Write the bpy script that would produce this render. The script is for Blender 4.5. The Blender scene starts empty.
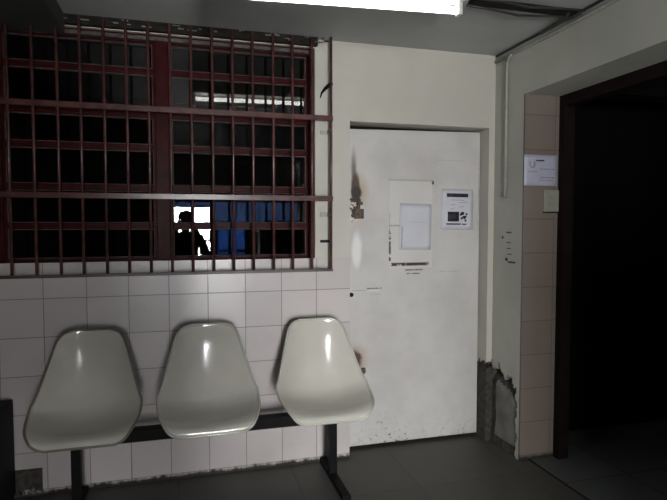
import bpy, bmesh, math, random
from mathutils import Vector, Matrix
random.seed(7)
S = bpy.context.scene
COL = S.collection
PI = math.pi
# ---------------------------------------------------------------- materials
def new_mat(name):
    m = bpy.data.materials.new(name); m.use_nodes = True
    nt = m.node_tree
    return m, nt, nt.nodes['Principled BSDF']
def lk(nt, a, b): nt.links.new(a, b)
def nd(nt, t, **kw):
    n = nt.nodes.new(t)
    for k, v in kw.items(): setattr(n, k, v)
    return n
def math_n(nt, op, a, b=None, c=None, clamp=False):
    n = nd(nt, 'ShaderNodeMath', operation=op); n.use_clamp = clamp
    for i, v in enumerate((a, b, c)):
        if v is None: continue
        if isinstance(v, (int, float)): n.inputs[i].default_value = v
        else: lk(nt, v, n.inputs[i])
    return n.outputs[0]
def mixc(nt, fac, a, b):
    n = nd(nt, 'ShaderNodeMix', data_type='RGBA')
    if isinstance(fac, (int, float)): n.inputs[0].default_value = fac
    else: lk(nt, fac, n.inputs[0])
    for i, v in ((6, a), (7, b)):
        if isinstance(v, tuple): n.inputs[i].default_value = (*v, 1)
        else: lk(nt, v, n.inputs[i])
    return n.outputs[2]
def noise(nt, vec, scale, detail=3, rough=.55):
    n = nd(nt, 'ShaderNodeTexNoise'); n.inputs['Scale'].default_value = scale
    n.inputs['Detail'].default_value = detail; n.inputs['Roughness'].default_value = rough
    if vec is not None: lk(nt, vec, n.inputs['Vector'])
    return n.outputs['Fac']
def sstep(nt, v, lo, hi):
    n = nd(nt, 'ShaderNodeMapRange', interpolation_type='SMOOTHSTEP')
    lk(nt, v, n.inputs[0]); n.inputs[1].default_value = lo; n.inputs[2].default_value = hi
    return n.outputs[0]
def coords(nt):
    return nd(nt, 'ShaderNodeTexCoord').outputs['Object']
def bump(nt, b, h, strength=.2, dist=.01):
    n = nd(nt, 'ShaderNodeBump'); n.inputs['Strength'].default_value = strength
    n.inputs['Distance'].default_value = dist
    lk(nt, h, n.inputs['Height']); lk(nt, n.outputs[0], b.inputs['Normal'])
def simple(name, col, rough=.5, metal=0, var=.25, scale=8, coat=0, bumps=0, dark=None, spec=.5):
    m, nt, b = new_mat(name)
    v = coords(nt); f = noise(nt, v, scale, 4)
    d = dark or tuple(c * (1 - var) for c in col)
    lk(nt, mixc(nt, sstep(nt, f, .3, .7), d, col), b.inputs['Base Color'])
    b.inputs['Roughness'].default_value = rough; b.inputs['Metallic'].default_value = metal
    b.inputs['Specular IOR Level'].default_value = spec
    if coat: b.inputs['Coat Weight'].default_value = coat; b.inputs['Coat Roughness'].default_value = .08
    if bumps: bump(nt, b, noise(nt, v, scale * 6, 4), bumps, .004)
    return m
def tile_mat(name, col, grout, x0, z0, w, h, rough=.25, axes=(0, 2), var=.12, line=.0022, dirt=True):
    m, nt, b = new_mat(name)
    v = coords(nt); sep = nd(nt, 'ShaderNodeSeparateXYZ'); lk(nt, v, sep.inputs[0])
    a, c = sep.outputs[axes[0]], sep.outputs[axes[1]]
    ta = math_n(nt, 'DIVIDE', math_n(nt, 'SUBTRACT', a, x0), w)
    tc = math_n(nt, 'DIVIDE', math_n(nt, 'SUBTRACT', c, z0), h)
    def edge(t, size):
        fr = math_n(nt, 'FRACT', t)
        return math_n(nt, 'MULTIPLY', math_n(nt, 'MINIMUM', fr, math_n(nt, 'SUBTRACT', 1.0, fr)), size)
    e = math_n(nt, 'MINIMUM', edge(ta, w), edge(tc, h))
    g = math_n(nt, 'SUBTRACT', 1.0, sstep(nt, e, line * .45, line * 1.2))
    cmb = nd(nt, 'ShaderNodeCombineXYZ'); lk(nt, math_n(nt, 'FLOOR', ta), cmb.inputs[0]); lk(nt, math_n(nt, 'FLOOR', tc), cmb.inputs[1])
    wn = nd(nt, 'ShaderNodeTexWhiteNoise'); lk(nt, cmb.outputs[0], wn.inputs['Vector'])
    base = mixc(nt, wn.outputs['Value'], tuple(x * (1 - var) for x in col), col)
    n1 = noise(nt, v, 3.5, 4)
    base = mixc(nt, math_n(nt, 'MULTIPLY', sstep(nt, n1, .45, .75), .22), base, tuple(x * .6 for x in col))
    out = mixc(nt, g, base, grout)
    if dirt:
        zz = math_n(nt, 'ADD', sep.outputs[2], math_n(nt, 'MULTIPLY', noise(nt, v, 22, 5, .7), -.06))
        d = math_n(nt, 'SUBTRACT', 1.0, sstep(nt, zz, -.018, .006))
        out = mixc(nt, d, out, (.03, .027, .022))
    lk(nt, out, b.inputs['Base Color'])
    b.inputs['Roughness'].default_value = rough
    bump(nt, b, math_n(nt, 'ADD', math_n(nt, 'MULTIPLY', g, -1.0), math_n(nt, 'MULTIPLY', n1, .25)), .35, .004)
    return m

M = {}
M['paint'] = simple('cream wall paint', (.51, .495, .44), .6, var=.1, scale=2.2, bumps=.08)
M['paint_side'] = simple('greenish cream wall paint', (.46, .47, .41), .6, var=.14, scale=2.5, bumps=.08)
M['ceil'] = simple('grey ceiling paint', (.46, .48, .47), .8, var=.16, scale=1.6, bumps=.1)
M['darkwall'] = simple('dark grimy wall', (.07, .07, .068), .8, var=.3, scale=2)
M['ceil_dark'] = simple('darkened corridor ceiling', (.016, .016, .016), .9, var=.3, scale=2, spec=.1)  # near-black colour paints in darkness so the panes mirror less bounced light
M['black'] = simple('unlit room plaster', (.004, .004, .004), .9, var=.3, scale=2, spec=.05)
M['tile'] = tile_mat('off white wall tile', (.56, .52, .515), (.22, .20, .19), .127, .03, .2045, .198)
M['pinktile'] = tile_mat('pink beige wall tile', (.20, .165, .138), (.09, .07, .06), 1.9, .03, .205, .2, rough=.4)
M['floor'] = tile_mat('dark grey floor tile', (.098, .094, .080), (.045, .043, .038), 1.2, -.45, .62, .62, rough=.55, axes=(0, 1), var=.15, line=.003, dirt=False)
M['floor2'] = tile_mat('blue grey floor tile', (.13, .145, .14), (.02, .02, .019), 1.96, -.62, .42, .42, rough=.5, axes=(0, 1), var=.15, line=.004, dirt=False)
M['cement'] = simple('bare grey cement', (.20, .20, .18), .95, var=.4, scale=7, bumps=.35)
M['rot_shade'] = simple('dark crumbling mortar and shadow band', (.07, .067, .057), .95, var=.6, scale=30, bumps=1.0)
M['lintel'] = simple('blackened lintel with flakes', (.028, .023, .02), .8, var=.6, scale=20, bumps=.6, spec=.15)
M['flake'] = simple('flaking pale paint', (.30, .29, .27), .8, var=.5, scale=40)
M['maroon'] = simple('maroon gloss paint', (.050, .0075, .009), .35, var=.45, scale=14, spec=.06)
M['grille'] = simple('worn maroon bar paint', (.105, .042, .040), .24, var=.5, scale=16, spec=.5)
M['grille_low'] = simple('brown black bar paint', (.06, .038, .036), .4, var=.4, scale=16)
M['putty'] = simple('old window putty', (.12, .10, .095), .6, var=.5, scale=30, spec=.2)
M['sill'] = simple('dusty grey sill', (.30, .29, .28), .7, var=.35, scale=20)
M['gapdark'] = simple('dark gap', (.008, .008, .008), .9, var=.2)
M['steel_black'] = simple('black enamelled steel', (.006, .006, .007), .55, var=.3, scale=12, spec=.1)
M['shell'] = simple('pale fibreglass', (.56, .55, .49), .15, var=.08, scale=5, coat=.5)
M['rim'] = simple('pale rolled fibreglass lip', (.52, .52, .46), .2, var=.12, scale=9, coat=.4)
M['rim_dark'] = simple('worn brown fibreglass lip', (.22, .20, .16), .3, var=.3, scale=9)
M['white_metal'] = simple('white enamelled metal', (.6, .6, .58), .4, var=.08)
M['cable'] = simple('dark cable sheath', (.03, .03, .03), .5, var=.3)
M['conduit'] = simple('painted conduit', (.34, .34, .30), .5, var=.2, scale=20)
M['paper'] = simple('white paper', (.54, .55, .60), .6, var=.06, scale=10)
M['paper_blue'] = simple('bluish white paper', (.42, .43, .53), .35, var=.08, scale=12)
M['ink'] = simple('black printing ink', (.02, .02, .03), .6, var=.3, scale=60)
M['ink_grey'] = simple('faint grey print', (.34, .34, .40), .6, var=.3, scale=60)
M['switch'] = simple('aged switch plastic', (.30, .30, .24), .4, var=.15, scale=20)
M['rust'] = simple('rusty lock steel', (.14, .105, .08), .6, .4, var=.6, scale=60, bumps=.5)
M['brown'] = simple('dark brown door frame', (.012, .007, .006), .6, var=.4, scale=10, spec=.12)
M['bin'] = simple('dark grey cabinet steel', (.010, .010, .011), .6, var=.3, spec=.15)
M['cloth'] = simple('dark jacket cloth', (.018, .018, .02), .9, var=.3, scale=40)
M['trouser'] = simple('dark trouser cloth', (.02, .02, .025), .9, var=.3, scale=40)
M['skin'] = simple('skin', (.34, .19, .13), .5, var=.1, scale=20)
M['hair'] = simple('grey cap cloth', (.24, .23, .23), .7, var=.2, scale=30)
M['phone'] = simple('black phone body', (.01, .01, .012), .3, var=.1)
M['railing'] = simple('dark painted rail', (.03, .03, .032), .6, var=.1, spec=.1)
M['concrete'] = simple('terrace concrete', (.3, .3, .29), .9, var=.2)
def glass(name):
    m, nt, b = new_mat(name)
    b.inputs['Base Color'].default_value = (.95, .97, .97, 1); b.inputs['Roughness'].default_value = 0.0
    b.inputs['IOR'].default_value = 1.5; b.inputs['Transmission Weight'].default_value = 1
    v = coords(nt); bump(nt, b, noise(nt, v, 5, 1), .012, .01)
    return m
M['glass'] = glass('window glass')
def translucent(name, col):
    m, nt, b = new_mat(name); out = nt.nodes['Material Output']
    t = nd(nt, 'ShaderNodeBsdfTranslucent'); v = coords(nt)
    lk(nt, mixc(nt, noise(nt, v, 3, 2), tuple(c * .55 for c in col), col), t.inputs[0]); lk(nt, t.outputs[0], out.inputs[0])
    nt.nodes.remove(b); return m
M['blue_sheet'] = translucent('blue corrugated plastic sheet', (.064, .084, .128))
M['blue_door'] = translucent('blue plastic door sheet', (.045, .078, .155))
def emit(name, col, st):
    m, nt, b = new_mat(name)
    b.inputs['Base Color'].default_value = (.8, .8, .8, 1)
    b.inputs['Emission Color'].default_value = (*col, 1); b.inputs['Emission Strength'].default_value = st
    return m
LAMP = 8.0
SKY = 104.0
M['tube'] = emit('lit fluorescent tube', (1, .98, .92), LAMP)

# door paint: white gloss with burn stains, scuffs and scraped rectangles
def door_mat():
    m, nt, b = new_mat('scuffed white door paint')
    v = coords(nt); sep = nd(nt, 'ShaderNodeSeparateXYZ'); lk(nt, v, sep.inputs[0])
    X, Z = sep.outputs[0], sep.outputs[2]
    n8, n30, n90 = noise(nt, v, 4, 4), noise(nt, v, 34, 5, .7), noise(nt, v, 110, 4, .7)
    base = mixc(nt, sstep(nt, n8, .3, .75), (.545, .535, .525), (.46, .45, .435))
    def blob(cx, cz, rx, rz, amt=.5, lo=.15, hi=.6, nn=None):
        dx = math_n(nt, 'DIVIDE', math_n(nt, 'SUBTRACT', X, cx), rx)
        dz = math_n(nt, 'DIVIDE', math_n(nt, 'SUBTRACT', Z, cz), rz)
        r = math_n(nt, 'SQRT', math_n(nt, 'ADD', math_n(nt, 'MULTIPLY', dx, dx), math_n(nt, 'MULTIPLY', dz, dz)))
        k = math_n(nt, 'SUBTRACT', 1.0, r)
        k = math_n(nt, 'ADD', k, math_n(nt, 'MULTIPLY', math_n(nt, 'SUBTRACT', nn or n30, .5), amt * 2))
        return sstep(nt, k, lo, hi)
    def rect(x0, z0, x1, z1, thr=None, nn=None, soft=.0015):
        a = math_n(nt, 'MULTIPLY', sstep(nt, X, x0 - soft, x0 + soft), math_n(nt, 'SUBTRACT', 1.0, sstep(nt, X, x1 - soft, x1 + soft)))
        c = math_n(nt, 'MULTIPLY', sstep(nt, Z, z0 - soft, z0 + soft), math_n(nt, 'SUBTRACT', 1.0, sstep(nt, Z, z1 - soft, z1 + soft)))
        a = math_n(nt, 'MULTIPLY', a, c)
        if thr is not None: a = math_n(nt, 'MULTIPLY', a, sstep(nt, nn or n90, thr, thr + .08))
        return a
    c = base
    def lay(mask, col, k=1.0):
        nonlocal c
        c = mixc(nt, math_n(nt, 'MULTIPLY', mask, k) if k != 1 else mask, c, col)
    # burn at the upper lock; last blob paints a whitish highlight below it
    n60 = noise(nt, v, 70, 3, .6)
    lay(blob(1.04, 1.60, .08, .15, .15, .05, .9), (.42, .31, .20), .85)
    lay(blob(1.0, 1.72, .030, .20, .12, .1, .9), (.10, .075, .055), .85)
    lay(blob(1.012, 1.605, .040, .15, .1, .1, .5), (.05, .032, .022), .95)
    lay(blob(1.017, 1.59, .054, .06, .25, .2, .5), (.025, .016, .012))
    lay(blob(1.01, 1.48, .085, .10, .25, .25, .5), (.60, .55, .51), .9)
    lay(blob(1.012, 1.475, .085, .11, .9, .62, .70, n60), (.035, .022, .018))
    lay(blob(1.01, 1.545, .085, .035, .7, .52, .60, n60), (.03, .02, .016))
    lay(blob(1.04, 1.40, .09, .05, .3, .2, .9), (.50, .43, .38), .5)
    lay(blob(1.02, 1.24, .055, .18, .15, .2, .7), (.74, .74, .73), .9)
    # burn at the lower lock
    lay(blob(1.02, .56, .11, .15, .25, .1, .9), (.36, .25, .17), .85)
    lay(blob(1.01, .56, .065, .10, .3, .15, .6), (.05, .025, .018), .97)
    lay(blob(1.05, .44, .04, .07, .5, .3, .5), (.04, .035, .03))
    # scrape by the middle lock
    lay(rect(1.085, 1.000, 1.185, 1.006, .42, n30, .002), (.06, .055, .05)); lay(rect(.985, .99, 1.09, .994), (.33, .32, .30))
    lay(rect(1.08, .985, 1.165, .990), (.66, .66, .65)); lay(rect(1.11, .962, 1.18, .967), (.40, .39, .37))
    # scraped rectangle of old glued notices
    lay(rect(1.235, 1.125, 1.525, 1.665, .0), (.63, .62, .59), .5)
    lay(rect(1.225, 1.668, 1.53, 1.678), (.40, .38, .33)); lay(blob(1.525, 1.66, .012, .018, .2), (.03, .03, .03))
    lay(rect(1.230, 1.17, 1.243, 1.36, .42, n30, .003), (.06, .05, .045)); lay(rect(1.232, 1.36, 1.237, 1.47, .44), (.3, .28, .25))
    lay(rect(1.23, 1.385, 1.30, 1.395, .42), (.30, .29, .27))
    lay(rect(1.245, 1.138, 1.50, 1.158, .36, n30, .005), (.035, .02, .016)); lay(rect(1.34, 1.108, 1.46, 1.115, .42, n30, .003), (.05, .03, .025))
    lay(rect(1.35, 1.086, 1.44, 1.092, .44, n30, .003), (.05, .03, .025))
    lay(rect(1.52, 1.12, 1.526, 1.66, .5), (.42, .41, .38), .7)
    lay(rect(1.56, 1.093, 1.73, 1.10, .48), (.36, .35, .33)); lay(rect(1.55, 1.80, 1.75, 1.806, .4), (.40, .39, .36), .7)
    lay(rect(1.846, 1.3, 1.850, 1.8, .45), (.2, .2, .18), .8)
    # kicked flakes low down
    zz = math_n(nt, 'SUBTRACT', 1.0, sstep(nt, Z, .03, .26))
    lay(math_n(nt, 'MULTIPLY', zz, sstep(nt, math_n(nt, 'ADD', noise(nt, v, 48, 4, .65), math_n(nt, 'MULTIPLY', noise(nt, v, 4.2, 1), .30)), .775, .80)), (.03, .027, .022))
    lay(math_n(nt, 'MULTIPLY', math_n(nt, 'SUBTRACT', 1.0, sstep(nt, Z, .0, .25)), sstep(nt, n30, .45, .7)), (.28, .27, .24), .5)
    lk(nt, c, b.inputs['Base Color']); b.inputs['Roughness'].default_value = .42
    bump(nt, b, n8, .15, .01)
    return m
M['door'] = door_mat()
# ---------------------------------------------------------------- helpers
def setp(o, label=None, cat=None, group=None, kind=None):
    if label: o['label'] = label
    if cat: o['category'] = cat
    if group: o['group'] = group
    if kind: o['kind'] = kind
    return o
def box(bm, x0, y0, z0, x1, y1, z1, mi=0):
    r = bmesh.ops.create_cube(bm, size=1)
    for v in r['verts']:
        v.co = Vector(((x0 + x1) / 2 + v.co.x * (x1 - x0), (y0 + y1) / 2 + v.co.y * (y1 - y0), (z0 + z1) / 2 + v.co.z * (z1 - z0)))
    for f in {f for v in r['verts'] for f in v.link_faces}: f.material_index = mi
    return r['verts']
def tube(bm, pts, r, seg=10, closed=False, mi=0):
    P = [Vector(p) for p in pts]; n = len(P); rings = []
    prev = None
    for i in range(n):
        if closed: t = P[(i + 1) % n] - P[i - 1]
        else: t = P[min(i + 1, n - 1)] - P[max(i - 1, 0)]
        t.normalize()
        if prev is None:
            a = Vector((0, 0, 1)) if abs(t.z) < .9 else Vector((1, 0, 0))
            u = t.cross(a).normalized()
        else:
            u = (prev - t * prev.dot(t)).normalized()
        prev = u; w = t.cross(u)
        rr = r[i] if isinstance(r, (list, tuple)) else r
        rings.append([bm.verts.new(P[i] + (u * math.cos(2 * PI * k / seg) + w * math.sin(2 * PI * k / seg)) * rr) for k in range(seg)])
    for i in range(n if closed else n - 1):
        A, B = rings[i], rings[(i + 1) % n]
        off = 0
        if closed and i == n - 1:
            off = min(range(seg), key=lambda o: (A[0].co - B[o].co).length)
        for k in range(seg):
            f = bm.faces.new((A[k], A[(k + 1) % seg], B[(k + 1 + off) % seg], B[(k + off) % seg])); f.material_index = mi; f.smooth = True
    if not closed:
        for R in (list(reversed(rings[0])), rings[-1]):
            f = bm.faces.new(R); f.material_index = mi
def obj(name, bm, mats, parent=None, bevel=0, smooth=False, shift=None, recalc=True):
    """links a bmesh as one object; its origin is moved to `shift` (default: centre of the mesh base) unless shift is False"""
    if recalc: bmesh.ops.recalc_face_normals(bm, faces=bm.faces[:])
    me = bpy.data.meshes.new(name); bm.to_mesh(me); bm.free()
    for mm in (mats if isinstance(mats, (list, tuple)) else [mats]): me.materials.append(mm)
    if smooth:
        for p in me.polygons: p.use_smooth = True
    o = bpy.data.objects.new(name, me); COL.objects.link(o)
    if parent is not None:
        o.parent = parent; o.location = -parent.location if shift is None else Vector(shift)
    elif shift is not None: o.location = shift
    if bevel:
        b = o.modifiers.new('bevel', 'BEVEL'); b.width = bevel; b.segments = 2; b.limit_method = 'ANGLE'
    return o
def empty(name, loc, label=None, cat=None, group=None, kind=None):
    o = bpy.data.objects.new(name, None); COL.objects.link(o); o.location = loc; o.empty_display_size = .1
    return setp(o, label, cat, group, kind)
def struct(name, boxes, mats, bevel=0):
    bm = bmesh.new()
    for b in boxes: box(bm, *b)
    return setp(obj(name, bm, mats, bevel=bevel), kind='structure')
# ---------------------------------------------------------------- setting
CZ = 2.45; RX = 1.9; RY = -6.0; LX = -1.45
struct('floor', [(LX - .1, RY - .1, -.1, 1.965, .30, 0)], M['floor'])
struct('floor_side', [(1.965, -3.3, -.1, 4.6, .5, .001)], M['floor2'])
struct('ceiling', [(LX - .1, -2.3, CZ, RX + .02, .12, CZ + .1)], M['ceil'])
struct('ceiling_corridor', [(LX - .1, RY - .1, CZ, RX + .02, -2.3, CZ + .1)], M['ceil_dark'])
WX0, WX1, WZ0, WZ1 = -.90, .735, 1.185, 2.40
DX0, DX1, DZ1 = .945, 1.86, 2.0
# back wall with the window and the door openings
struct('wall_back', [
    (LX - .1, 0, 0, WX0, .2, CZ + .05), (WX0, 0, 0, WX1, .2, WZ0), (WX0, 0, WZ1, WX1, .2, CZ + .05),
    (WX1, 0, 0, DX0, .2, CZ + .05), (DX0, 0, DZ1, DX1, .2, CZ + .05), (DX1, 0, .50, 2.2, .2, CZ + .05),
    (DX1 + .004, .004, 0, 2.2, .2, .50, 1)], [M['paint'], M['rot_shade']])
# tiled dado
bm = bmesh.new(); box(bm, -.715, -.008, 0.0, .943, .0, 1.203); box(bm, LX, -.008, .145, -.715, .0, 1.203)
setp(obj('wall_back_tiles', bm, M['tile']), kind='structure')
bm = bmesh.new(); box(bm, LX, -.004, 0, -.715, .0, .145)
for k in range(14):
    x = -.83 + random.random() * .1; z = .012 + random.random() * .02
    box(bm, x, -.012, z, x + .012, -.004, z + .01, 1)
setp(obj('trim_1', bm, [M['rot_shade'], M['flake']]), kind='structure')
# right wall: pier with plaster skin (broken away low down) and the beam over the opening
def right_wall():
    bm = bmesh.new()
    box(bm, RX + .045, -.3, 0, 2.16, 0, 2.145, 1)
    box(bm, RX, -.3, .62, RX + .05, 0, 2.145, 0)
    box(bm, RX, -5.9, 2.145, 2.16, 0, CZ + .1, 0)
    box(bm, RX, RY, 0, 2.16, -2.7, 2.145, 0)
    # plaster skin 0..0.62, cells of 1 cm, with a ragged hole
    ny, nz = 30, 62
    rnd = random.Random(3)
    def jit(j, k):
        if j in (0, ny) or k in (0, nz): return (0, 0)
        return (rnd.uniform(-.004, .004), rnd.uniform(-.004, .004))
    J = {(j, k): jit(j, k) for j in range(ny + 1) for k in range(nz + 1)}
    def gone(j, k):
        y = -(j + .5) / 100; z = (k + .5) / 100
        top = .515 + .28 * y + .022 * math.sin(y * 55) + .012 * math.sin(y * 140 + 1)
        right = -.272 + .008 * math.sin(z * 37) + .006 * math.sin(z * 90)
        return z < top and y > right
    F = {}; B = {}
    def vv(D, x, j, k):
        if (j, k) not in D:
            a, c = J[(j, k)]; D[(j, k)] = bm.verts.new((x, -j / 100 + a, k / 100 + c))
        return D[(j, k)]
    for j in range(ny):
        for k in range(nz):
            if gone(j, k): continue
            bm.faces.new([vv(F, RX, a, c) for a, c in ((j, k), (j + 1, k), (j + 1, k + 1), (j, k + 1))])
            for (dj, dk, e) in ((-1, 0, ((j, k), (j, k + 1))), (1, 0, ((j + 1, k), (j + 1, k + 1))), (0, -1, ((j, k), (j + 1, k))), (0, 1, ((j, k + 1), (j + 1, k + 1)))):
                q = (j + dj, k + dk)
                if 0 <= q[0] < ny and 0 <= q[1] < nz and gone(*q):
                    f = bm.faces.new([vv(F, RX, *e[0]), vv(F, RX, *e[1]), vv(B, RX + .05, *e[1]), vv(B, RX + .05, *e[0])]); f.material_index = 2
    # rough cement left inside the hole: deep under the upper edge, nearly flush at the floor
    G = {}
    for j in range(0, 29):
        for k in range(0, 53):
            y = -j / 100; z = k / 100
            t = (.515 + .28 * y) - z
            dep = .040 if t < .07 else .040 - min(1, (t - .07) / .05) * .030
            dep += .003 * math.sin(j * .31 + k * .17) * math.sin(k * .23 + 1) + rnd.uniform(-.0012, .0012)
            if z < .14: dep -= (.14 - z) * .12 * max(0, 1 + y * 3)
            G[(j, k)] = bm.verts.new((RX + max(-.012, dep), y, z))
    for j in range(28):
        for k in range(52):
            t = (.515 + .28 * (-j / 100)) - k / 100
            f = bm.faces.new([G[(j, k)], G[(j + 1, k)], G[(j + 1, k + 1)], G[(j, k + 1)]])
            f.material_index = 3 if t < .10 or k < 6 or j < 4 else 1; f.smooth = True  # dark top band paints dirt plus the shadow under the broken plaster edge
    return setp(obj('wall_right', bm, [M['paint_side'], M['cement'], M['flake'], M['rot_shade']], recalc=False), kind='structure')
right_wall()
struct('wall_right_tiles', [(RX, -.312, 0, 2.16, -.3, 2.145)], M['pinktile'])
bm = bmesh.new(); rnd = random.Random(9)
for k in range(46):
    t = rnd.random(); h = rnd.uniform(.003, .012); w = rnd.uniform(.002, .006)
    z = .50 + rnd.gauss(0, .016)
    if t < .6:
        x = rnd.uniform(1.862, 1.897); vs = box(bm, x - w, -.003, z - h, x + w, .006, z + h)
    else:
        y = rnd.uniform(.004, .09); vs = box(bm, 1.857, y - w, z - h, 1.866, y + w, z + h)
    for q in vs: q.co += Vector((0, 0, rnd.uniform(-.006, .006)))
setp(obj('trim_6', bm, M['rot_shade']), kind='structure')
struct('trim_7', [(1.958, -2.69, 0, 1.972, -.313, .003)], M['gapdark'])
# dark frame of the wide opening
struct('trim_2', [(2.13, -.36, 0, 2.2, -.313, 2.15), (2.13, -2.7, 2.08, 2.2, -.36, 2.15)], M['brown'])
# unlit room beyond the opening
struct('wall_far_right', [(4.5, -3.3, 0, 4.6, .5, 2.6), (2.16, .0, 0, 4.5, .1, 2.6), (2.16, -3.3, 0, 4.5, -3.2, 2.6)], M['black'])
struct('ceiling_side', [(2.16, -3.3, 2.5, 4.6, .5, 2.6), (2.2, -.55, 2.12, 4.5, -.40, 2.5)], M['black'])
struct('daylight_blocker', [(.925, -3.78, 0, RX, -3.68, 1.42)], M['darkwall'])  # half-height wall added behind the camera to shade the right side from daylight
# left wall, rear wall with the bright doorway behind the viewer
struct('wall_left', [(LX - .1, -3.65, 0, LX, 0, CZ + .05), (LX - .1, RY, 0, -.20, -3.65, CZ)], M['darkwall'])  # second box: unseen corridor block added to shade the left tiles from the doorway
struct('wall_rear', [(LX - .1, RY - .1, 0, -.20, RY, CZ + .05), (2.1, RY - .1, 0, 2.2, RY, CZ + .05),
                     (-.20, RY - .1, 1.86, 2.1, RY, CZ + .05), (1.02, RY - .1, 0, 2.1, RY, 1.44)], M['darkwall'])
bm = bmesh.new(); box(bm, -.20, RY - .06, 1.67, .50, RY - .05, 1.86); box(bm, .50, RY - .06, 1.43, 2.1, RY - .05, 1.86)
setp(obj('window_2', bm, M['blue_sheet']), kind='structure')
bm = bmesh.new(); box(bm, .54, RY - .06, 0, 1.0, RY - .05, 1.41)
d2 = setp(obj('door_2', bm, M['blue_door']), kind='structure')
bm = bmesh.new(); box(bm, .5, RY - .08, 0, .54, RY - .02, 1.43); box(bm, 1.0, RY - .08, 0, 1.02, RY - .02, 1.43); box(bm, .54, RY - .08, 1.41, 1.0, RY - .03, 1.43)
box(bm, .54, RY - .08, .95, 1.0, RY - .03, .97)
for x in (.82, 1.14, 1.46, 1.78): box(bm, x, RY - .07, 1.43, x + .03, RY - .03, 1.86)
obj('door_frame', bm, M['brown'], d2)
struct('floor_outside', [(-2, RY - 2.2, -.1, 3, RY - .1, 0)], M['concrete'])
rl = empty('railing', (.2, RY - .9, 0), 'slim dark railing outside the bright doorway, mirrored in the lower window pane', 'railing')
bm = bmesh.new()
for z in (.5, .8, 1.1): box(bm, -.6, -.02, z - .015, .8, .02, z + .015)
obj('rail', bm, M['railing'], rl, shift=(0, 0, 0))
for k in range(15):
    bm = bmesh.new(); box(bm, -.01, -.01, 0, .01, .01, 1.09); obj('baluster', bm, M['railing'], rl, shift=(-.6 + k * .1, 0, 0))
# unlit room behind the barred window and void behind the door
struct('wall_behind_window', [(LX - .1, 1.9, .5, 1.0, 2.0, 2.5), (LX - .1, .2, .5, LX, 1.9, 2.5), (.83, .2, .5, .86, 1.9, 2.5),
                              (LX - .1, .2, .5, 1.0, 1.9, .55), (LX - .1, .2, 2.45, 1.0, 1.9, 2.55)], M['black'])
struct('wall_behind_door', [(.87, .24, -.1, 2.2, .30, 2.5), (.87, .2, -.1, .93, .24, 2.5), (1.95, .2, -.1, 2.2, .24, 2.5), (.93, .2, 2.1, 1.95, .24, 2.5)], M['gapdark'])
# ceiling drop at the left, blackened lintel over the window
struct('trim_3', [(LX, -3.64, 2.36, -.56, -.02, CZ)], M['darkwall'])
bm = bmesh.new()
box(bm, LX, -.035, 2.405, .745, .0, CZ)
rnd = random.Random(5)
x = -1.0
while x < .80:
    w = rnd.uniform(.008, .05); h = rnd.uniform(.002, .008)
    if rnd.random() < .8:
        a = rnd.uniform(0, .03); box(bm, x, -.038 - rnd.random() * .006, CZ - a - h, x + w, -.03, CZ - a, 1 if rnd.random() < .4 else 0)
    x += w * rnd.uniform(.5, 1.1)
setp(obj('trim_4', bm, [M['lintel'], M['flake']]), kind='structure')
# ---------------------------------------------------------------- window
win = empty('window_1', (-.08, .05, WZ0), kind='structure')
bm = bmesh.new()
MX0, MX1 = -.135, -.062
rows = [2.372, 2.211, 1.983, 1.808, 1.593, 1.390, 1.205]
box(bm, WX0, .02, WZ0, WX0 + .03, .1, WZ1); box(bm, WX1 - .032, .02, WZ0, WX1, .1, WZ1)
box(bm, WX0, .02, WZ1 - .03, WX1, .1, WZ1)
box(bm, WX0, .03, WZ0, WX1, .1, WZ0 + .02)
obj('window_frame', bm, M['maroon'], win, bevel=.003)
bm = bmesh.new(); box(bm, WX0, -.012, 2.362, WX1 - .02, .03, 2.382); obj('drip_rail', bm, M['putty'], win, bevel=.003)
bm = bmesh.new(); box(bm, MX0, .02, WZ0 + .02, MX1, .1, WZ1 - .03); obj('mullion', bm, M['maroon'], win, bevel=.004)
bm = bmesh.new(); box(bm, WX0, -.006, WZ0 - .012, WX1 + .012, .06, WZ0 + .004); obj('sill', bm, M['sill'], win, bevel=.004)
for (x0, x1) in ((MX1, WX1 - .032), (WX0 + .03, MX0)):
    for i in range(6):
        zt, zb = rows[i], rows[i + 1]
        bm = bmesh.new()
        if i > 0: box(bm, x0, .035, zt - .006, x1, .095, zt + .006)
        s = .013; y0, y1 = .045, .085
        ZT, ZB = zt - .004, zb + .004
        box(bm, x0, y0, ZB, x0 + s, y1, ZT); box(bm, x1 - s, y0, ZB, x1, y1, ZT)
        box(bm, x0 + s, y0, ZB, x1 - s, y1, ZB + s); box(bm, x0 + s, y0, ZT - s, x1 - s, y1, ZT)
        e = .004; y0 -= .003
        for q in ((x0 + s, y0, ZB + s, x0 + s + e, .06, ZT - s), (x1 - s - e, y0, ZB + s, x1 - s, .06, ZT - s),
                  (x0 + s, y0, ZB + s, x1 - s, .06, ZB + s + e), (x0 + s, y0, ZT - s - e, x1 - s, .06, ZT - s)): box(bm, *q, 1)
        sash = obj('sash', bm, [M['maroon'], M['putty']], win, bevel=.0015)
        bm = bmesh.new(); box(bm, x0 + s * .6, .060, ZB + s * .6, x1 - s * .6, .064, ZT - s * .6)
        p = obj('pane', bm, M['glass'], sash, shift=(0, 0, 0))
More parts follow.
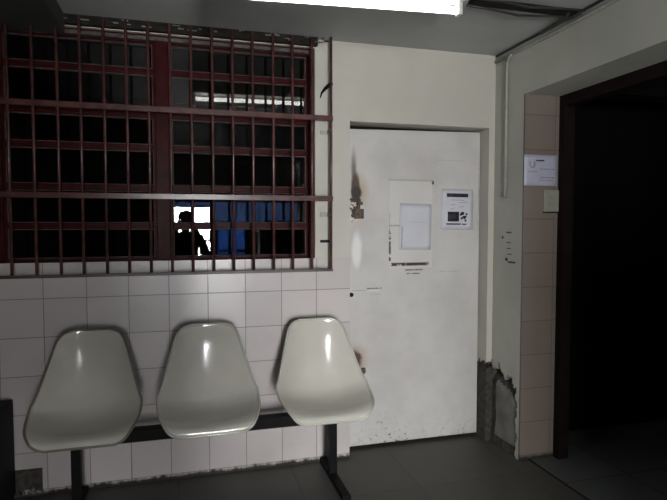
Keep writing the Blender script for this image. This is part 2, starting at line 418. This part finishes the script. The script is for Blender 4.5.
# ---------------------------------------------------------------- security grille
gr = empty('security_grille', (0, -.08, 1.14), 'maroon steel bar grille fixed across the window above the bench', 'grille')
bx = [-.918, -.81, -.70, -.59, -.485, -.375, -.268, -.162, -.056, .050, .158, .264, .371, .482, .589, .698, .809]
for i, x in enumerate(bx):
    bm = bmesh.new(); tube(bm, [(x, -.08, 1.135), (x + .001, -.08, 1.8), (x, -.08, 2.44 if i > 15 else 2.43)], .0078, 8)
    obj('bar', bm, M['grille'], gr)
for z, h, m in ((1.99, .030, 'grille'), (1.543, .030, 'grille'), (1.14, .016, 'grille_low')):
    bm = bmesh.new(); box(bm, -1.0, -.094, z - h / 2, .818, -.087, z + h / 2); obj('flat_bar', bm, M[m], gr, bevel=.002)
for z, m, hh in ((1.925, 'conduit', .010), (1.455, 'conduit', .014), (1.30, 'steel_black', .008)):
    bm = bmesh.new(); box(bm, .765, -.012, z - hh, .815, .0, z + hh); box(bm, .803, -.085, z - hh * .6, .813, .0, z + hh * .6)
    obj('wall_anchor', bm, M[m], gr)
bm = bmesh.new(); tube(bm, [(.812, -.08, 2.185), (.79, -.03, 2.17), (.775, -.004, 2.15), (.765, -.006, 2.12)], [.012, .009, .006, .003], 8)
obj('wall_anchor', bm, M['steel_black'], gr)
# ---------------------------------------------------------------- door
dr = empty('door_1', (1.4, .1, 0), kind='structure')
bm = bmesh.new(); vs = box(bm, DX0 + .008, .10, .022, DX1 - .004, .14, 1.972)
for v in vs:
    if v.co.z > 1 and v.co.x > 1.4: v.co.z += .018
obj('door_leaf', bm, M['door'], dr, bevel=.003)
bm = bmesh.new(); box(bm, DX0 - .03, .15, 0, DX0 + .006, .2, DZ1); box(bm, DX1 - .006, .15, 0, DX1 + .03, .2, DZ1); box(bm, DX0, .15, 1.985, DX1, .2, DZ1 + .02)
obj('door_frame', bm, M['brown'], dr)
bm = bmesh.new(); box(bm, 1.0, .086, 1.432, 1.062, .1, 1.492); box(bm, 1.018, .078, 1.49, 1.036, .1, 1.545); box(bm, 1.03, .084, 1.515, 1.055, .1, 1.535)
setp(obj('lock_plate', bm, M['rust'], dr, bevel=.003), 'rusty square lock plate below a burn stain')
bm = bmesh.new()
for k in range(9):
    a = random.uniform(.958, 1.01); z = random.uniform(1.40, 1.55); box(bm, a, .094, z, a + random.uniform(.005, .02), .1, z + random.uniform(.004, .012))
obj('lock_splinter', bm, M['rust'], dr)
bm = bmesh.new(); tube(bm, [(.985, .102, .968), (.985, .092, .968)], .0135, 20); setp(obj('lock_cylinder', bm, M['steel_black'], dr), 'round black lock cylinder')
bm = bmesh.new(); tube(bm, [(.985, .085, .482), (1.075, .085, .496)], .007, 10); box(bm, 1.052, .078, .48, 1.072, .1, .512); box(bm, 1.03, .088, .42, 1.055, .1, .48); tube(bm, [(1.042, .09, .42), (1.045, .09, .395)], [.012, .002], 8)
setp(obj('door_bolt', bm, M['rust'], dr, bevel=.002), 'rusty sliding bolt low on the door')
# ---------------------------------------------------------------- papers
def sheet(name, x0, z0, x1, z1, y, marks, label, cat, mat='paper', tilt=0, nx=8, curl=.004, axis='y'):
    """curled sheet with its printing as raised ink, origin at its lower left corner"""
    bm = bmesh.new(); W, H = x1 - x0, z1 - z0
    def bend(u, w): return -.0025 - curl * (abs(u / W * 2 - 1) ** 3) * (.3 + .7 * (1 - w / H))
    def patch(a, c, b_, d, mi, lift):
        n = max(1, int(nx * (b_ - a) / W + .5)); k = max(1, int(nx * (d - c) / H + .5)); g = {}
        for i in range(n + 1):
            for j in range(k + 1):
                u = a + (b_ - a) * i / n; w = c + (d - c) * j / k
                g[i, j] = bm.verts.new((u, bend(u, w) - lift, w))
        for i in range(n):
            for j in range(k):
                f = bm.faces.new((g[i, j], g[i + 1, j], g[i + 1, j + 1], g[i, j + 1])); f.material_index = mi; f.smooth = True
    patch(0, 0, W, H, 0, 0)
    for (a, c, b_, d, mi) in marks: patch(a * W, c * H, b_ * W, d * H, mi, .0004)
    o = obj(name, bm, [M[mat], M['ink'], M['ink_grey']], recalc=False)
    o.location = (x0, y, z0); o.rotation_euler.y = tilt
    md = o.modifiers.new('thickness', 'SOLIDIFY'); md.thickness = .0003; md.offset = 1
    return setp(o, label, cat)
sheet('paper_sheet', 1.295, 1.24, 1.512, 1.53, .1, [(.07, .05, .10, .5, 2), (.25, .60, .9, .606, 2)], 'blank white paper sheet stuck inside the scraped rectangle on the door', 'paper', tilt=.02, curl=.0015)
mk = [(.0 + .16, .80, .84, .89, 1), (.16, .10 + .02, .62, .155, 1), (.66, .12, .80, .15, 1), (.20, .20, .56, .44, 1)]
rnd = random.Random(11)
for k in range(9):
    a = .18 + rnd.random() * .58; mk.append((a, .815 + rnd.random() * .03, a + .05, .86 + rnd.random() * .02, 0))
for k in range(14):
    a = .57 + rnd.random() * .2; c = .2 + rnd.random() * .19; mk.append((a, c, a + .06, c + .05, 1))
for k, (a, b_) in enumerate(((.28, .72), (.55, .8), (.3, .42), (.55, .7), (.28, .4))):
    z = .72 - k * .055; mk.append((a, z, b_, z + .014, 2))
sheet('notice', 1.583, 1.365, 1.806, 1.625, .1, mk, 'printed white notice with dark picture blocks at the right of the door', 'notice', tilt=.01, curl=.001)
mk = [(.36, .80, .60, .84, 1), (.16, .62, .20, .78, 2), (.20, .58, .30, .62, 2), (.29, .62, .33, .78, 2), (.12, .44, .40, .47, 2), (.48, .53, .9, .56, 2), (.5, .25, .9, .29, 2), (.44, .16, .86, .19, 2)]
nt_ = sheet('notice', 1.896, 1.622, 2.122, 1.80, -.312, mk, 'bluish white notice taped on the pink tiled pier', 'notice', mat='paper_blue', curl=.002)
# light switch on the pier
sw = empty('light_switch', (2.085, -.312, 1.535), 'aged square light switch on the pink tiled pier below a notice', 'switch')
bm = bmesh.new(); box(bm, 2.032, -.322, 1.472, 2.138, -.312, 1.598); obj('plate', bm, M['switch'], sw, bevel=.004)
bm = bmesh.new(); box(bm, 2.062, -.328, 1.505, 2.108, -.322, 1.565); obj('rocker', bm, M['switch'], sw, bevel=.003)
bm = bmesh.new(); box(bm, 2.136, -.3225, 1.468, 2.1425, -.312, 1.60); box(bm, 2.03, -.3215, 1.465, 2.14, -.312, 1.472); obj('back_box', bm, M['steel_black'], sw)
# scraps of a peeled-off label on the greenish wall
bm = bmesh.new()
for (y, z, w, h) in ((-.145, 1.345, .05, .008), (-.10, 1.31, .012, .016), (-.15, 1.285, .04, .005), (-.15, 1.25, .04, .005), (-.16, 1.215, .04, .005), (-.17, 1.165, .07, .010), (-.14, 1.175, .02, .02)):
    box(bm, RX - .003, y - w, z, RX, y, z + h)
setp(obj('label_scraps', bm, M['rot_shade']), kind='structure')
# ---------------------------------------------------------------- lamp, cables, conduit
def lamp_at(x):            # the lamp hangs a little askew: its left end is lower
    t = (x - .08) / 1.09
    return -.862 - .040 * t, 2.291 + .026 * t
lp = empty('fluorescent_lamp', (.62, -.88, CZ), 'lit fluorescent tube lamp on a white batten under the ceiling', 'lamp')
bm = bmesh.new()
ends = []
for x in (.075, 1.17):
    ly, lz = lamp_at(x); d = lz + .033
    ends.append([bm.verts.new((x, ly + y, z)) for y, z in ((-.050, d), (.050, d), (.058, d + .012), (.046, CZ + .001), (-.046, CZ + .001), (-.058, d + .012))])
for i in range(6):
    j = (i + 1) % 6; bm.faces.new((ends[0][i], ends[0][j], ends[1][j], ends[1][i]))
bm.faces.new(ends[0]); bm.faces.new(list(reversed(ends[1])))
obj('batten', bm, M['white_metal'], lp)
bm = bmesh.new(); tube(bm, [(x, *lamp_at(x)) for x in (.098, .62, 1.147)], .0145, 16); obj('tube', bm, M['tube'], lp)
for x in (.08, 1.147):
    ly, lz = lamp_at(x)
    bm = bmesh.new(); box(bm, x, ly - .018, lz - .021, x + .018, ly + .018, lz + .036); obj('lamp_holder', bm, M['white_metal'], lp, bevel=.003)
cb = empty('ceiling_raceway', (1.6, -.7, CZ), 'dark cable raceway on the ceiling beside the fluorescent lamp', 'raceway')
bm = bmesh.new(); box(bm, 1.31, -.76, CZ - .018, 1.88, -.70, CZ); obj('channel', bm, M['lintel'], cb, bevel=.003)
for y, a in ((-.77, .012), (-.69, .02)):
    bm = bmesh.new(); tube(bm, [(1.30, y - .02, CZ - .022), (1.45, y, CZ - a), (1.6, y + .015, CZ - a - .006), (1.75, y, CZ - a), (1.885, y - .03, CZ - .02)], .006, 8)
    obj('strand', bm, M['cable'], cb)
for (x0, z0, r, m, lab) in ((1.893, 2.440, .0075, 'cable', 'thin dark cable running along the top of the greenish beam'), (1.889, 2.405, .011, 'conduit', 'pale conduit pipe along the beam just under the dark cable')):
    bm = bmesh.new(); pts = [(x0, -.02 - k * .25, z0 + .003 * math.sin(k * 2.1)) for k in range(12)]; tube(bm, pts, r, 8)
    setp(obj('ceiling_cable' if m == 'cable' else 'conduit_pipe', bm, M[m]), lab, 'cable' if m == 'cable' else 'pipe')
bm = bmesh.new(); tube(bm, [(1.878, -.20, 2.395), (1.885, -.165, 2.39), (1.888, -.145, 2.37), (1.889, -.138, 2.33), (1.889, -.138, 1.95), (1.889, -.138, 1.56)], .0095, 10)
setp(obj('conduit_pipe', bm, M['conduit']), 'thin vertical conduit dropping from the beam beside the door', 'pipe')
bm = bmesh.new(); tube(bm, [(1.86, -.80, CZ - .035), (1.86, -.70, CZ - .03), (1.855, -.62, CZ - .026), (1.86, -.5, CZ - .03)], .009, 8)
tube(bm, [(1.83, -.75, CZ - .010), (1.85, -.72, CZ - .022), (1.86, -.66, CZ - .010)], .011, 8)
setp(obj('cable_knot', bm, M['cable']), 'dark bunch of taped wires where the raceway meets the beam', 'cable')
# ---------------------------------------------------------------- bench with three shell seats
KEY = [  # y, z, half width, edge lift (v from front lip to the top of the back)
    (-.285, .020, .140, .000), (-.284, .036, .180, .008), (-.268, .050, .208, .022), (-.230, .055, .228, .038), (-.165, .050, .240, .056),
    (-.095, .050, .245, .074), (-.035, .062, .245, .088), (.012, .092, .241, .092), (.044, .140, .231, .088), (.068, .210, .213, .076),
    (.088, .295, .191, .058), (.104, .380, .168, .040), (.114, .425, .150, .028), (.120, .453, .124, .018), (.122, .467, .085, .010)]
def cr(a, b, c, d, t):
    return .5 * (2 * b + (c - a) * t + (2 * a - 5 * b + 4 * c - d) * t * t + (3 * b - a - 3 * c + d) * t ** 3)
def key(v):
    n = len(KEY) - 1; f = min(v * n, n - 1e-6); i = int(f); t = f - i
    K = [KEY[max(0, min(n, i + k))] for k in (-1, 0, 1, 2)]
    return [cr(K[0][q], K[1][q], K[2][q], K[3][q], t) for q in range(4)]
def shell_pt(u, v):
    y, z, w, l = key(v); e = 1e-3
    a, b = key(max(0, v - e)), key(min(1, v + e))
    t = Vector((0, b[0] - a[0], b[1] - a[1])).normalized()
    nrm = Vector((0, -t.z, t.y))               # towards the sitter
    k = abs(u) ** 2.4 * l
    return Vector((u * w, y, z)) + nrm * k
def make_seat(parent, x, rim, lab):
    bm = bmesh.new(); NU, NV = 28, 60; g = {}
    for i in range(NU + 1):
        for j in range(NV + 1): g[i, j] = bm.verts.new(shell_pt(-1 + 2 * i / NU, j / NV))
    for i in range(NU):
        for j in range(NV): bm.faces.new((g[i, j], g[i + 1, j], g[i + 1, j + 1], g[i, j + 1]))
    s = obj('seat', bm, M['shell'], parent, smooth=True, shift=(x, 0, .40), recalc=False)
    so = s.modifiers.new('thickness', 'SOLIDIFY'); so.thickness = .006; so.offset = -1
    setp(s, lab)
    ring = [shell_pt(-1, j / NV) for j in range(1, NV)] + [shell_pt(-1 + 2 * i / NU, 1) for i in range(NU + 1)] + \
           [shell_pt(1, 1 - j / NV) for j in range(1, NV)] + [shell_pt(1 - 2 * i / NU, 0) for i in range(NU + 1)]
    bm = bmesh.new(); tube(bm, ring, .0062, 8, closed=True)
    obj('rim', bm, M[rim], s, shift=(0, 0, 0), smooth=True)
    bm = bmesh.new(); box(bm, -.09, -.14, -.016, .09, .03, -.002)
    for a in (-.07, .07):
        tube(bm, [(a, -.12, -.004), (a, -.12, .046)], .014, 10); tube(bm, [(a, .0, -.004), (a, .0, .075)], .014, 10)
    obj('seat_bracket', bm, M['steel_black'], s, shift=(0, 0, 0))
    return s
bn = empty('waiting_bench', (.13, -.227, 0), 'black steel waiting bench with three pale fibreglass shell seats under the barred window', 'bench')
for x, rim, lab in ((-.58, 'rim_dark', 'leftmost pale shell seat with a brown worn rim'), (-.015, 'rim', 'middle pale shell seat'), (.575, 'rim', 'rightmost pale shell seat beside the door')):
    make_seat(bn, x, rim, lab)
bm = bmesh.new(); box(bm, -.66, -.26, .325, .83, -.20, .384); obj('beam', bm, M['steel_black'], bn, bevel=.003)
for x in (-.515, .777):
    bm = bmesh.new(); box(bm, x - .021, -.248, .03, x + .021, -.206, .326); l = obj('leg', bm, M['steel_black'], bn, bevel=.003)
    bm = bmesh.new(); box(bm, x - .022, -.50, .004, x + .022, -.03, .034)
    for y in (-.49, -.04): tube(bm, [(x, y, 0), (x, y, .012)], .02, 12)
    obj('foot', bm, M['steel_black'], l, shift=(0, 0, 0), bevel=.003)
# dark cabinet cut by the left edge of the photograph
cbn = empty('cabinet', (-1.06, -.22, 0), 'low dark grey steel cabinet left of the bench at photo edge', 'cabinet')
bm = bmesh.new(); box(bm, -1.23, -.40, .03, -.88, -.03, .52); obj('body', bm, M['bin'], cbn, bevel=.006)
bm = bmesh.new(); box(bm, -1.21, -.416, .06, -.895, -.40, .50); dd = obj('door', bm, M['bin'], cbn, bevel=.004)
bm = bmesh.new(); tube(bm, [(-.93, -.417, .27), (-.93, -.435, .28), (-.93, -.435, .36), (-.93, -.417, .37)], .005, 8); obj('handle', bm, M['steel_black'], dd, shift=(0, 0, 0))
for (x, y) in ((-1.21, -.38), (-.90, -.38), (-1.21, -.05), (-.90, -.05)):
    bm = bmesh.new(); tube(bm, [(x, y, 0), (x, y, .032)], .014, 10); obj('foot', bm, M['steel_black'], cbn)
cbn.location.x += .045
# ---------------------------------------------------------------- person behind the camera, seen in the lower panes
PX, PY = .03, -3.42
pe = empty('person', (PX, PY, 0), 'person in dark clothes holding up a phone, mirrored in the window', 'person')
def skin_obj(name, verts, edges, mat, parent, loc, root=0, sub=2):
    me = bpy.data.meshes.new(name); me.from_pydata([v[0] for v in verts], edges, []); me.materials.append(mat)
    o = bpy.data.objects.new(name, me); COL.objects.link(o); o.parent = parent; o.location = loc
    sk = o.modifiers.new('skin', 'SKIN'); sk.use_smooth_shade = True
    if not me.skin_vertices: me.skin_vertices.new()
    for i, v in enumerate(verts):
        r = v[1]; me.skin_vertices[0].data[i].radius = r if isinstance(r, tuple) else (r, r)
        me.skin_vertices[0].data[i].use_root = (i == root)
    sb = o.modifiers.new('sub', 'SUBSURF'); sb.levels = sub; sb.render_levels = sub
    return o
V = [((0, 0, .80), (.135, .095)), ((0, 0, .93), (.125, .085)), ((0, -.01, 1.10), (.145, .09)), ((0, 0, 1.24), (.11, .075)), ((0, .01, 1.31), (.048, .048)), ((0, .025, 1.365), (.05, .052)),
     ((0, .03, 1.44), (.068, .084)), ((0, .022, 1.505), (.055, .065))]
Ed = [(i, i + 1) for i in range(7)]
for s in (-1, 1):
    b0 = len(V)
    V += [((s * .155, 0, 1.235), .05), ((s * .235, .08, 1.02), .041), ((s * .16, .22, 1.19), .034), ((s * .088, .335, 1.365), .026), ((s * .082, .352, 1.395), (.03, .018))]
    Ed += [(3, b0)] + [(b0 + i, b0 + i + 1) for i in range(4)]
    b1 = len(V)
    V += [((s * .085, 0, .74), .088), ((s * .10, .015, .43), .056), ((s * .11, -.02, .08), .038), ((s * .115, .04, .035), .036), ((s * .12, .12, .028), .03)]
    Ed += [(0, b1)] + [(b1 + i, b1 + i + 1) for i in range(4)]
body = skin_obj('body', V, Ed, M['skin'], pe, (0, 0, 0))
# clothes
CV = [((0, 0, .74), (.150, .112)), ((0, 0, .93), (.14, .098)), ((0, -.01, 1.10), (.158, .103)), ((0, 0, 1.235), (.125, .088)), ((0, .006, 1.285), (.07, .066))]
CE = [(0, 1), (1, 2), (2, 3), (3, 4)]
for s in (-1, 1):
    b0 = len(CV); CV += [((s * .158, 0, 1.235), .062), ((s * .238, .08, 1.02), .053), ((s * .16, .22, 1.19), .045), ((s * .10, .312, 1.33), .037)]
    CE += [(3, b0), (b0, b0 + 1), (b0 + 1, b0 + 2), (b0 + 2, b0 + 3)]
skin_obj('jacket', CV, CE, M['cloth'], pe, (0, 0, 0))
TV = [((0, 0, .90), (.138, .098))]; TE = []
for s in (-1, 1):
    b0 = len(TV); TV += [((s * .085, 0, .74), .10), ((s * .10, .012, .43), .072), ((s * .11, -.02, .09), .06)]
    TE += [(0, b0), (b0, b0 + 1), (b0 + 1, b0 + 2)]
skin_obj('trousers', TV, TE, M['trouser'], pe, (0, 0, 0))
# hair, ears, nose, eyes, mouth
bm = bmesh.new(); bmesh.ops.create_uvsphere(bm, u_segments=24, v_segments=16, radius=1)
for v in bm.verts: v.co = Vector((v.co.x * .083, v.co.y * .098 + .018, max(v.co.z, -.25 if v.co.y < .1 else .25) * .085 + 1.475))
obj('hair', bm, M['hair'], pe, shift=(0, 0, 0), smooth=True)
bm = bmesh.new(); tube(bm, [(0, .105, 1.46), (0, .125, 1.425), (0, .108, 1.415)], [.008, .014, .010], 10)
obj('nose', bm, M['skin'], pe, shift=(0, 0, 0), smooth=True)
for s in (-1, 1):
    bm = bmesh.new(); tube(bm, [(s * .07, .02, 1.455), (s * .084, .012, 1.44), (s * .074, .022, 1.405)], [.008, .015, .007], 8)
    obj('ear', bm, M['skin'], pe, shift=(0, 0, 0), smooth=True)
    bm = bmesh.new(); e = bmesh.ops.create_uvsphere(bm, u_segments=12, v_segments=8, radius=.011)
    for v in e['verts']: v.co += Vector((s * .03, .098, 1.452))
    obj('eye', bm, M['phone'], pe, shift=(0, 0, 0), smooth=True)
bm = bmesh.new(); tube(bm, [(-.024, .098, 1.388), (0, .106, 1.387), (.024, .098, 1.388)], .005, 8); obj('mouth', bm, M['hair'], pe, shift=(0, 0, 0))
# five fingers per hand closing round the phone
for s in (-1, 1):
    for k in range(4):
        L = (.9, 1.0, .95, .78)[k]; z = 1.425 - .021 * k
        FV = [((s * .090, .352, z - .008), .0095), ((s * .085, .372, z), .009), ((s * .078, .372 + .012 * L, z + .004), .0085), ((s * (.078 - .035 * L), .386, z + .006), .008)]
        skin_obj('finger', FV, [(0, 1), (1, 2), (2, 3)], M['skin'], pe, (0, 0, 0), sub=1)
    skin_obj('thumb', [((s * .082, .345, 1.385), .012), ((s * .066, .345, 1.375), .0105), ((s * .045, .349, 1.385), .009)], [(0, 1), (1, 2)], M['skin'], pe, (0, 0, 0), sub=1)
for x0 in ('',):
    ph = empty('phone', (PX, PY + .362, 1.365), 'black phone held up level in both hands, mirrored in the window', 'phone')
    bm = bmesh.new(); box(bm, -.075, -.004, 0, .075, .004, .072); obj('phone_body', bm, M['phone'], ph, shift=(0, 0, 0), bevel=.003)
    bm = bmesh.new(); box(bm, -.07, -.0048, .004, .07, -.004, .068); obj('screen', bm, M['steel_black'], ph, shift=(0, 0, 0))
# ---------------------------------------------------------------- light
w = bpy.data.worlds.new('World'); S.world = w; w.use_nodes = True
bg = w.node_tree.nodes['Background']; bg.inputs[0].default_value = (.975, .965, .96, 1); bg.inputs[1].default_value = SKY
pl = bpy.data.lights.new('daylight_portal', 'AREA'); pl.shape = 'RECTANGLE'; pl.size = 1.24; pl.size_y = 1.86
pl.cycles.is_portal = True
po = bpy.data.objects.new('daylight_portal', pl); COL.objects.link(po); po.location = (.41, RY - .09, .93); po.rotation_euler = (PI / 2, 0, 0)
# ---------------------------------------------------------------- camera
cam = bpy.data.cameras.new('camera'); co = bpy.data.objects.new('camera', cam); COL.objects.link(co)
cam.sensor_width = 36; cam.lens = 36 * 543 / 667; cam.clip_start = .004
th = math.radians(15.4746); ph_ = math.radians(2.7414)
co.location = (0, -3.0541, 1.40); co.rotation_euler = (PI / 2 - ph_, 0, -th)
S.camera = co
S.view_settings.view_transform = 'Standard'; S.view_settings.look = 'None'; S.view_settings.gamma = 1
S.view_settings.use_curve_mapping = False; S.view_settings.exposure = 0
